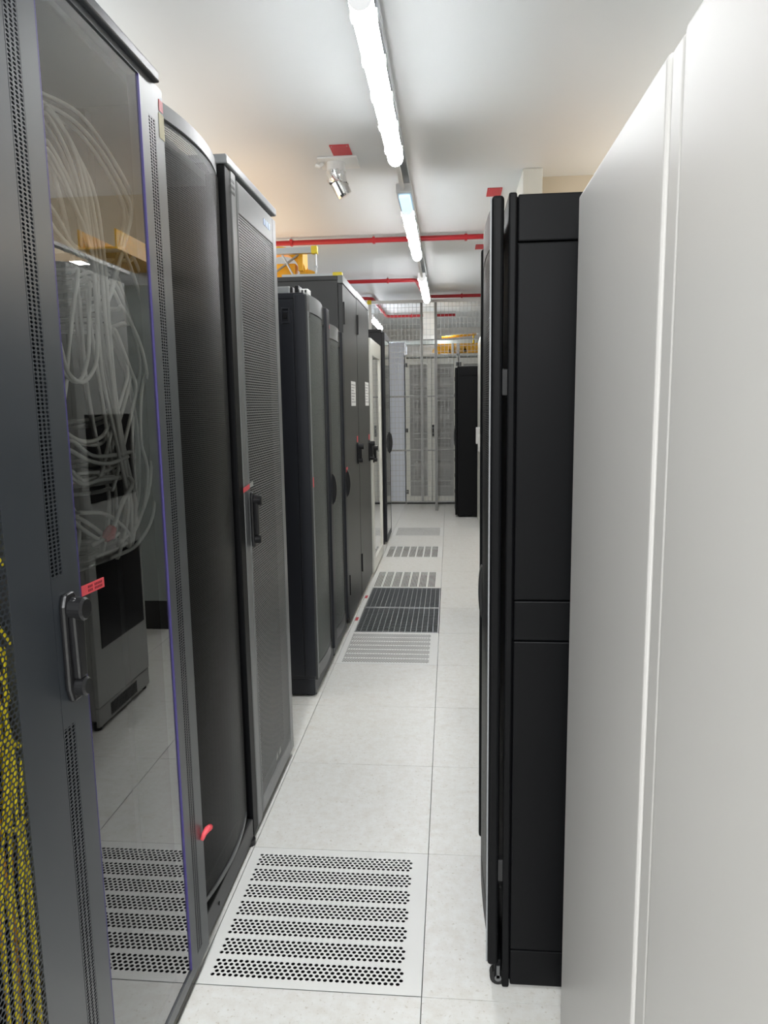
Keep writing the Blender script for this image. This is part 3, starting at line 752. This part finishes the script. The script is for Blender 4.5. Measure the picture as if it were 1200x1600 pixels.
# ------------------------------------------------------------------ ceiling things
def lamp(y0, y1, label, x=-.283, z=2.75):
    c = thing('ceiling_lamp', (x, (y0+y1)/2, 2.87), label, 'ceiling lamp', 'tube lamps of the aisle')
    MB().prism_y([(x-.0398, z+.045), (x+.0398, z+.045), (x+.035, z+.085), (x-.035, z+.085)], y0+.01, y1-.01).build('housing', 'housing', c, bevel=.006)
    prof = [(x-.041, z+.044)]
    for k in range(9):
        a = PI + PI*k/8; prof.append((x + .041*math.cos(a), z + .044 + .044*math.sin(a)))
    prof.append((x+.041, z+.044))
    MB().prism_y(prof[1:-1], y0, y1).build('diffuser', 'diffuser', c)
    for yy in (y0-.004, y1+.0005): MB().prism_y([(px_*1.0, pz_) for px_, pz_ in prof] + [(x+.036, z+.086), (x-.036, z+.086)], yy, yy+.0035).build('end_cap', 'capglow', c)
    for k in range(5):
        yy = y0 + .12 + k*(y1-y0-.24)/4
        for s in (-1, 1): box(x + s*.040, x + s*.047, yy-.02, yy+.02, z+.03, z+.06).build('clip', 'rail', c, bevel=.002)
    for yy in (y0+.3, y1-.3): box(x-.012, x+.012, yy-.012, yy+.012, z+.085, 2.875).build('bracket', 'zinc', c)
    return c
lamp(2.515, 4.06, 'long lit tube lamp nearest the camera')
lamp(5.085, 6.64, 'lit tube lamp in the middle of the ceiling run')
lamp(7.72, 9.36, 'lit tube lamp farthest away, just before the fence')
lamp(11.0, 12.5, 'small lit tube lamp beyond the fence at far left', -1.16)
c = thing('lamp_rail', (-.275, 4, 2.9), 'long grey metal rail carrying the aisle lamps below ceiling', 'lamp rail')
r = MB(); r.box(-.305, -.300, -2, 10.2, 2.875, 2.915); r.box(-.250, -.245, -2, 10.2, 2.875, 2.915); r.box(-.300, -.250, -2, 10.2, 2.910, 2.915)
r.build('channel', 'zinc', c)
for yy in (2.3, 4.6, 6.9, 9.6): box(-.28, -.27, yy-.02, yy+.02, 2.914, CZ).build('hanger', 'zinc', c)
def conduit(ya, yb, label):
    o = MB().tube(smooth_path([(-.283, ya, 2.80), (-.283, ya+.1, 2.80), (-.283, (ya+yb)/2, 2.81), (-.283, yb-.1, 2.80), (-.283, yb, 2.80)]), .013, 10).build('conduit', 'rail', None, smooth=True)
    tag(o, label, 'conduit')
conduit(4.078, 4.62, 'white conduit between nearest tube lamp and the emergency light')
conduit(6.645, 7.715, 'white conduit between the middle and the far tube lamp')
conduit(1.4, 2.49, 'white conduit entering the top of the nearest tube lamp')
c = thing('emergency_light', (-.272, 4.84, 2.85), 'small bluish emergency light between two tube lamps', 'emergency light')
box(-.322, -.226, 4.63, 5.06, 2.775, 2.83).build('housing', 'housing', c, bevel=.006)
box(-.308, -.240, 4.67, 5.03, 2.755, 2.776).build('lens', 'ediff', c, bevel=.006)
box(-.29, -.26, 4.82, 4.86, 2.83, 2.875).build('bracket', 'zinc', c)

def plate(x0, x1, y0, y1, label):
    c = thing('ceiling_plate', ((x0+x1)/2, (y0+y1)/2, CZ), label, 'ceiling plate')
    box(x0, x1, y0, y1, CZ-.006, CZ-.0005).build('panel', 'redplate', c, bevel=.001)
    for xx in (x0+.012, x1-.012): MB().tube([(xx, y0+.012, CZ-.008), (xx, y0+.012, CZ-.005)], .004, 8).build('screw', 'zinc', c)
plate(-.695, -.58, 4.43, 4.60, 'red rectangular plate on ceiling above the foil nozzle')
plate(.268, .372, 5.42, 5.62, 'red ceiling plate showing over the black right cabinet')
plate(.25, .345, 7.25, 7.45, 'red ceiling plate farther off, under the first red pipe')

# foil wrapped nozzle
c = thing('ceiling_nozzle', (-.70, 4.72, CZ), 'silver foil-wrapped nozzle hanging from a white ceiling collar', 'ceiling nozzle')
box(-.80, -.56, 4.62, 4.84, CZ-.012, CZ-.0005).build('mounting_plate', 'rail', c, bevel=.002)
MB().tube([(-.70, 4.72, 2.99), (-.70, 4.72, 2.935)], .058, 20).build('collar', 'rail', c, smooth=False)
pts = [(-.70, 4.72, 2.940), (-.70, 4.722, 2.915), (-.695, 4.725, 2.89), (-.685, 4.73, 2.872)]
fo = MB(); nn = 26; rings = []
for i, p in enumerate(pts*1): 
    rings.append([(p[0] + (.058 + random.uniform(-.006, .006))*math.cos(2*PI*k/nn), p[1] + (.058 + random.uniform(-.006, .006))*math.sin(2*PI*k/nn), p[2] + random.uniform(-.004, .004)) for k in range(nn)])
vs = [v for r in rings for v in r]; fs = [(i*nn+k, i*nn+(k+1) % nn, (i+1)*nn+(k+1) % nn, (i+1)*nn+k) for i in range(len(pts)-1) for k in range(nn)]
fo.add(vs, fs).build('foil_wrap', 'foil', c)
MB().tube([(-.69, 4.73, 2.885), (-.655, 4.745, 2.815), (-.648, 4.748, 2.803)], [.050, .048, .046], 24).build('nozzle', 'chrome', c, smooth=False)
MB().tube([(-.78, 4.70, 2.985), (-.80, 4.69, 2.965), (-.82, 4.69, 2.975)], .014, 8).build('connector', 'rail', c)

# red pipes
def pipe(pts, clamps, label):
    pts = [(p[0]*1.039, p[1]*1.039, p[2]) for p in pts]; clamps = [(x*1.039, y*1.039) for x, y in clamps]
    pts[0] = (max(pts[0][0], -4.25), *pts[0][1:]); pts[-1] = (min(pts[-1][0], 4.1), *pts[-1][1:])
    c = thing('sprinkler_pipe', (pts[0][0], pts[0][1], CZ), label, 'red pipe', 'red pipes under the ceiling')
    MB().tube(pts, .022, 12).build('pipe', 'red', c, smooth=True)
    for x, y in clamps:
        k = box(x-.012, x+.012, y-.027, y+.027, 2.928, 2.982).build('clamp', 'red', c, bevel=.004)
        MB().tube([(x, y, 2.982), (x, y, CZ)], .006, 8).build('hanger_rod', 'zinc', k)
    return c
Z = 2.955
pipe([(-4.2, 6.44, Z), (4.0, 6.48, Z)], [(-1.36, 6.45), (-.645, 6.46), (.14, 6.47), (1.2, 6.47)], 'long red pipe crossing the ceiling above the middle lamp')
pipe([(-4.2, 8.5, Z), (-.45, 8.53, Z), (-.40, 8.54, Z), (-.378, 8.58, Z), (-.325, 9.76, Z), (-.30, 9.82, Z), (-.25, 9.84, Z), (4.0, 9.95, Z)], [(-.70, 8.53), (.16, 9.86), (1.2, 9.88)], 'red pipe with a double bend passing behind the farthest lamp')
pipe([(-4.2, 9.83, Z), (-1.09, 9.86, Z), (-1.04, 9.88, Z), (-1.02, 9.93, Z), (-1.0, 11.75, Z), (-.97, 11.85, Z), (-.9, 11.88, Z), (.09, 11.9, Z)], [(-1.25, 9.85), (-.6, 11.89)], 'red pipe bending back beyond the mesh fence at left')

# ------------------------------------------------------------------ yellow cable ducts
c = thing('cable_duct', (-1.1, 5.3, 2.33), 'yellow fibre duct with curved chute above the tall dark cabinets', 'cable duct')
def chute(cx, cz, rad, a0, a1, y0, y1, t, nm):
    n = 14; out = []; 
    for k in range(n+1):
        a = a0 + (a1-a0)*k/n; out.append((cx + rad*math.cos(a), cz + rad*math.sin(a)))
    for k in range(n, -1, -1):
        a = a0 + (a1-a0)*k/n; out.append((cx + (rad-t)*math.cos(a), cz + (rad-t)*math.sin(a)))
    m = MB()
    for k in range(n):
        q = [out[k], out[k+1], out[2*n+1-k-1], out[2*n+1-k]]; m.prism_y(q, y0, y1)
    # upstand lips
    for yy in (y0, y1-.006):
        for k in range(n):
            A = out[k]; B = out[k+1]; f = (rad+.03)/rad
            m.prism_y([A, B, (cx+(B[0]-cx)*f, cz+(B[1]-cz)*f), (cx+(A[0]-cx)*f, cz+(A[1]-cz)*f)], yy, yy+.006)
    return m.build(nm, 'yellow', c)
chute(-1.20, 2.42, .165, 0.02, PI*.62, 5.22, 5.36, .012, 'chute')
chute(-1.005, 2.33, .095, 0.1, PI*.6, 5.24, 5.34, .010, 'small_chute')
MB().box(-1.9, -1.22, 5.22, 5.36, 2.572, 2.584).box(-1.9, -1.22, 5.22, 5.226, 2.584, 2.63).box(-1.9, -1.22, 5.354, 5.36, 2.584, 2.63).build('trough', 'yellow', c)
MB().box(-1.055, -1.02, 5.2, 5.38, 2.44, 2.60).build('side_plate', 'yellow', c, bevel=.004)
MB().box(-1.24, -1.08, 5.235, 5.33, 2.37, 2.50).build('drop_box', 'yellow', c, bevel=.01)
MB().tube([(-1.24, 5.20, 2.42), (-1.05, 5.20, 2.55)], .008, 6).tube([(-1.18, 5.20, 2.58), (-1.09, 5.20, 2.41)], .008, 6).build('strut', 'zinc', c)
for x in (-1.30, -1.10): box(x-.01, x+.01, 5.24, 5.34, 2.33, 2.40).build('foot', 'yellow', c)
c = thing('strut_rail', (-.93, 5.15, 2.33), 'grey strut rail with yellow end cap over the yellow duct', 'strut rail')
box(-1.9, -.945, 5.13, 5.17, 2.545, 2.585).build('rail', 'zinc', c)
box(-.947, -.905, 5.126, 5.174, 2.54, 2.592).build('end_cap', 'capyellow', c, bevel=.004)
for x in (-.92, -1.85): MB().tube([(x, 5.15, 2.55), (x, 5.15, 2.325)], .008, 8).build('post', 'zinc', c)
box(-.93, -.91, 5.135, 5.165, 2.45, 2.46).build('nut', 'zinc', c)
c = thing('strut_rail', (-.72, 4.9, 2.33), 'short strut with yellow cap lying on tall dark cabinet corner', 'strut rail')
box(-1.1, -.76, 4.88, 4.92, 2.322, 2.362).build('rail', 'zinc', c)
box(-.762, -.70, 4.876, 4.924, 2.322, 2.368).build('end_cap', 'capyellow', c, bevel=.004)
# over the right row (seen in the glass)
c = thing('cable_duct', (.6, 4.4, 2.6), 'yellow duct over the right row, seen reflected in glass door', 'cable duct')
MB().box(.48, .70, 4.0, 5.0, 2.375, 2.385).box(.48, .488, 4.0, 5.0, 2.385, 2.48).box(.692, .70, 4.0, 5.0, 2.385, 2.48).build('trough', 'yellow', c)
for yy in (4.75, 4.95): box(.56, .72, yy-.02, yy+.02, 2.288, 2.375).build('bracket', 'zinc', c)

# ------------------------------------------------------------------ fence
FY = 10.3
c = thing('mesh_fence', (-.2, FY, 0), 'galvanised wire mesh fence across the far end of the aisle', 'fence')
def post(x, z0, wd=.03, m='postgrey'): box(x-wd/2, x+wd/2, FY-.02, FY+.02, z0, 2.90).build('post', m, c, bevel=.002)
post(-1.098, 0, .04, 'rail'); post(-.385, .12); post(-.19, 0, .034); post(.62, 0, .034)
box(-1.12, 1.2, FY-.025, FY+.025, 2.885, 2.925).build('top_rail', 'rail', c, bevel=.003)
box(-1.135, -1.075, FY-.03, FY+.03, 2.88, 2.935).build('end_cap', 'capyellow', c, bevel=.004)
for z in (2.385, 1.612, .858, .125): box(-1.08, .61, FY-.012, FY+.012, z-.009, z+.009).build('rail', 'postgrey', c)
for a, b in ((-1.078, -.40), (-.37, -.207), (-.173, .603)):
    m = MB(); x = a
    while x < b: m.box(x-.0021, x+.0021, FY-.016, FY-.012, .125, 2.885); x += .052
    z = .125
    while z < 2.885: m.box(a, b, FY-.020, FY-.016, z-.0021, z+.0021); z += .075
    m.build('wire_panel', 'wire', c)

# ------------------------------------------------------------------ beyond the fence
def double_rack(x0, x1, y, H, label):
    c = thing('rack_cabinet', ((x0+x1)/2, y+.4, 0), label, 'rack cabinet', 'white racks beyond the fence')
    t = .02
    box(x0, x0+t, y+.03, y+.8, .03, H).build('side_panel', 'cream', c); box(x1-t, x1, y+.03, y+.8, .03, H).build('side_panel', 'cream', c)
    box(x0, x1, y+.03, y+.8, H-.03, H).build('top_panel', 'cream', c); box(x0, x1, y+.78, y+.8, .03, H-.03).build('rear_panel', 'greenish', c)
    box(x0+.01, x1-.01, y+.04, y+.78, 0, .03).build('plinth', 'plastic', c)
    mid = (x0+x1)/2
    for a, b, s in ((x0+.004, mid-.002, 1), (mid+.002, x1-.004, -1)):
        d = MB().frame_y(y, y+.03, a, b, .035, H-.06, .062, .09).build('door', 'cream', c, bevel=.003)
        box(a+.06, b-.06, y+.0120, y+.0125, .12, H-.145).build('mesh_panel', 'meshw', d)
        hx = a+.012 if s == 1 else b-.012
        for hz in (.19, 1.12, H-.15): box(hx-.018, hx+.018, y-.014, y+.002, hz-.03, hz+.03).build('hinge', 'plastic', d, bevel=.002)
    box(mid+.006, mid+.034, y-.03, y, 1.03, 1.20).build('handle', 'plastic', c, bevel=.004)
    for k, z in enumerate((.28, .52, .86, 1.02, 1.25, 1.45, 1.60, 1.75, 1.92)):
        box(x0+.12, x1-.12, y+.14, y+.7, z, z+.06+.03*(k % 3)).build('equipment', ('charcoal', 'grey_box', 'inside')[k % 3], c)
    return c
double_rack(-.66, .125, 10.95, 2.235, 'white double-door rack seen through the mesh fence')
double_rack(.135, .92, 10.95, 2.235, 'white rack behind fence, mostly hidden by low black cabinet')
c = thing('white_cabinet', (-1.1, 11.4, 0), 'plain white cabinet behind the fence at left', 'cabinet')
box(-1.75, -.672, 11.0, 11.8, .03, 2.42).build('body', 'white_cool_lit', c, bevel=.004)
box(-1.75, -1.215, 10.97, 11.0, .03, 2.41).build('door', 'white_cool_lit', c, bevel=.004); box(-1.205, -.68, 10.97, 11.0, .03, 2.41).build('door', 'white_cool_lit', c, bevel=.004)
box(-1.74, -.68, 11.03, 11.78, 0, .03).build('plinth', 'plastic', c)
c = thing('cable_duct', (.2, 11.3, 2.24), 'yellow fibre duct on top of the racks behind the fence', 'cable duct')
MB().box(-.18, .95, 11.2, 11.23, 2.27, 2.40).box(-.18, .95, 11.36, 11.39, 2.27, 2.40).box(-.18, .95, 11.2, 11.39, 2.26, 2.27).build('trough', 'yellow', c, bevel=.003)
for x in (-.12, .12, .34): chute(x, 2.235, .12, .3, PI*.9, 11.18, 11.24, .02, 'chute')
for x in (.045, .125): box(x-.018, x+.018, 11.15, 11.18, 2.235, 2.40).build('bracket', 'rail', c, bevel=.003)
MB().tube([(-.12, 11.3, 2.50), (.4, 11.3, 2.54)], .018, 8).build('tube', 'yellow', c, smooth=True)
MB().tube([(.36, 11.3, 2.40), (.36, 11.3, 2.54)], .014, 8).build('support', 'capyellow', c)
box(-.17, -.14, 11.2, 11.39, 2.235, 2.262).build('foot', 'yellow', c); box(.8, .83, 11.2, 11.39, 2.235, 2.262).build('foot', 'yellow', c)
c = thing('cable_tray', (0, 12.0, 2.4), 'white cable tray under the ceiling behind the fence', 'cable tray')
box(-1.9, 1.9, 11.95, 12.15, 2.46, 2.53).build('tray', 'greenish', c)
for x in (-1.5, .9): MB().tube([(x, 12.05, 2.53), (x, 12.05, CZ)], .008, 8).build('hanger_rod', 'zinc', c)
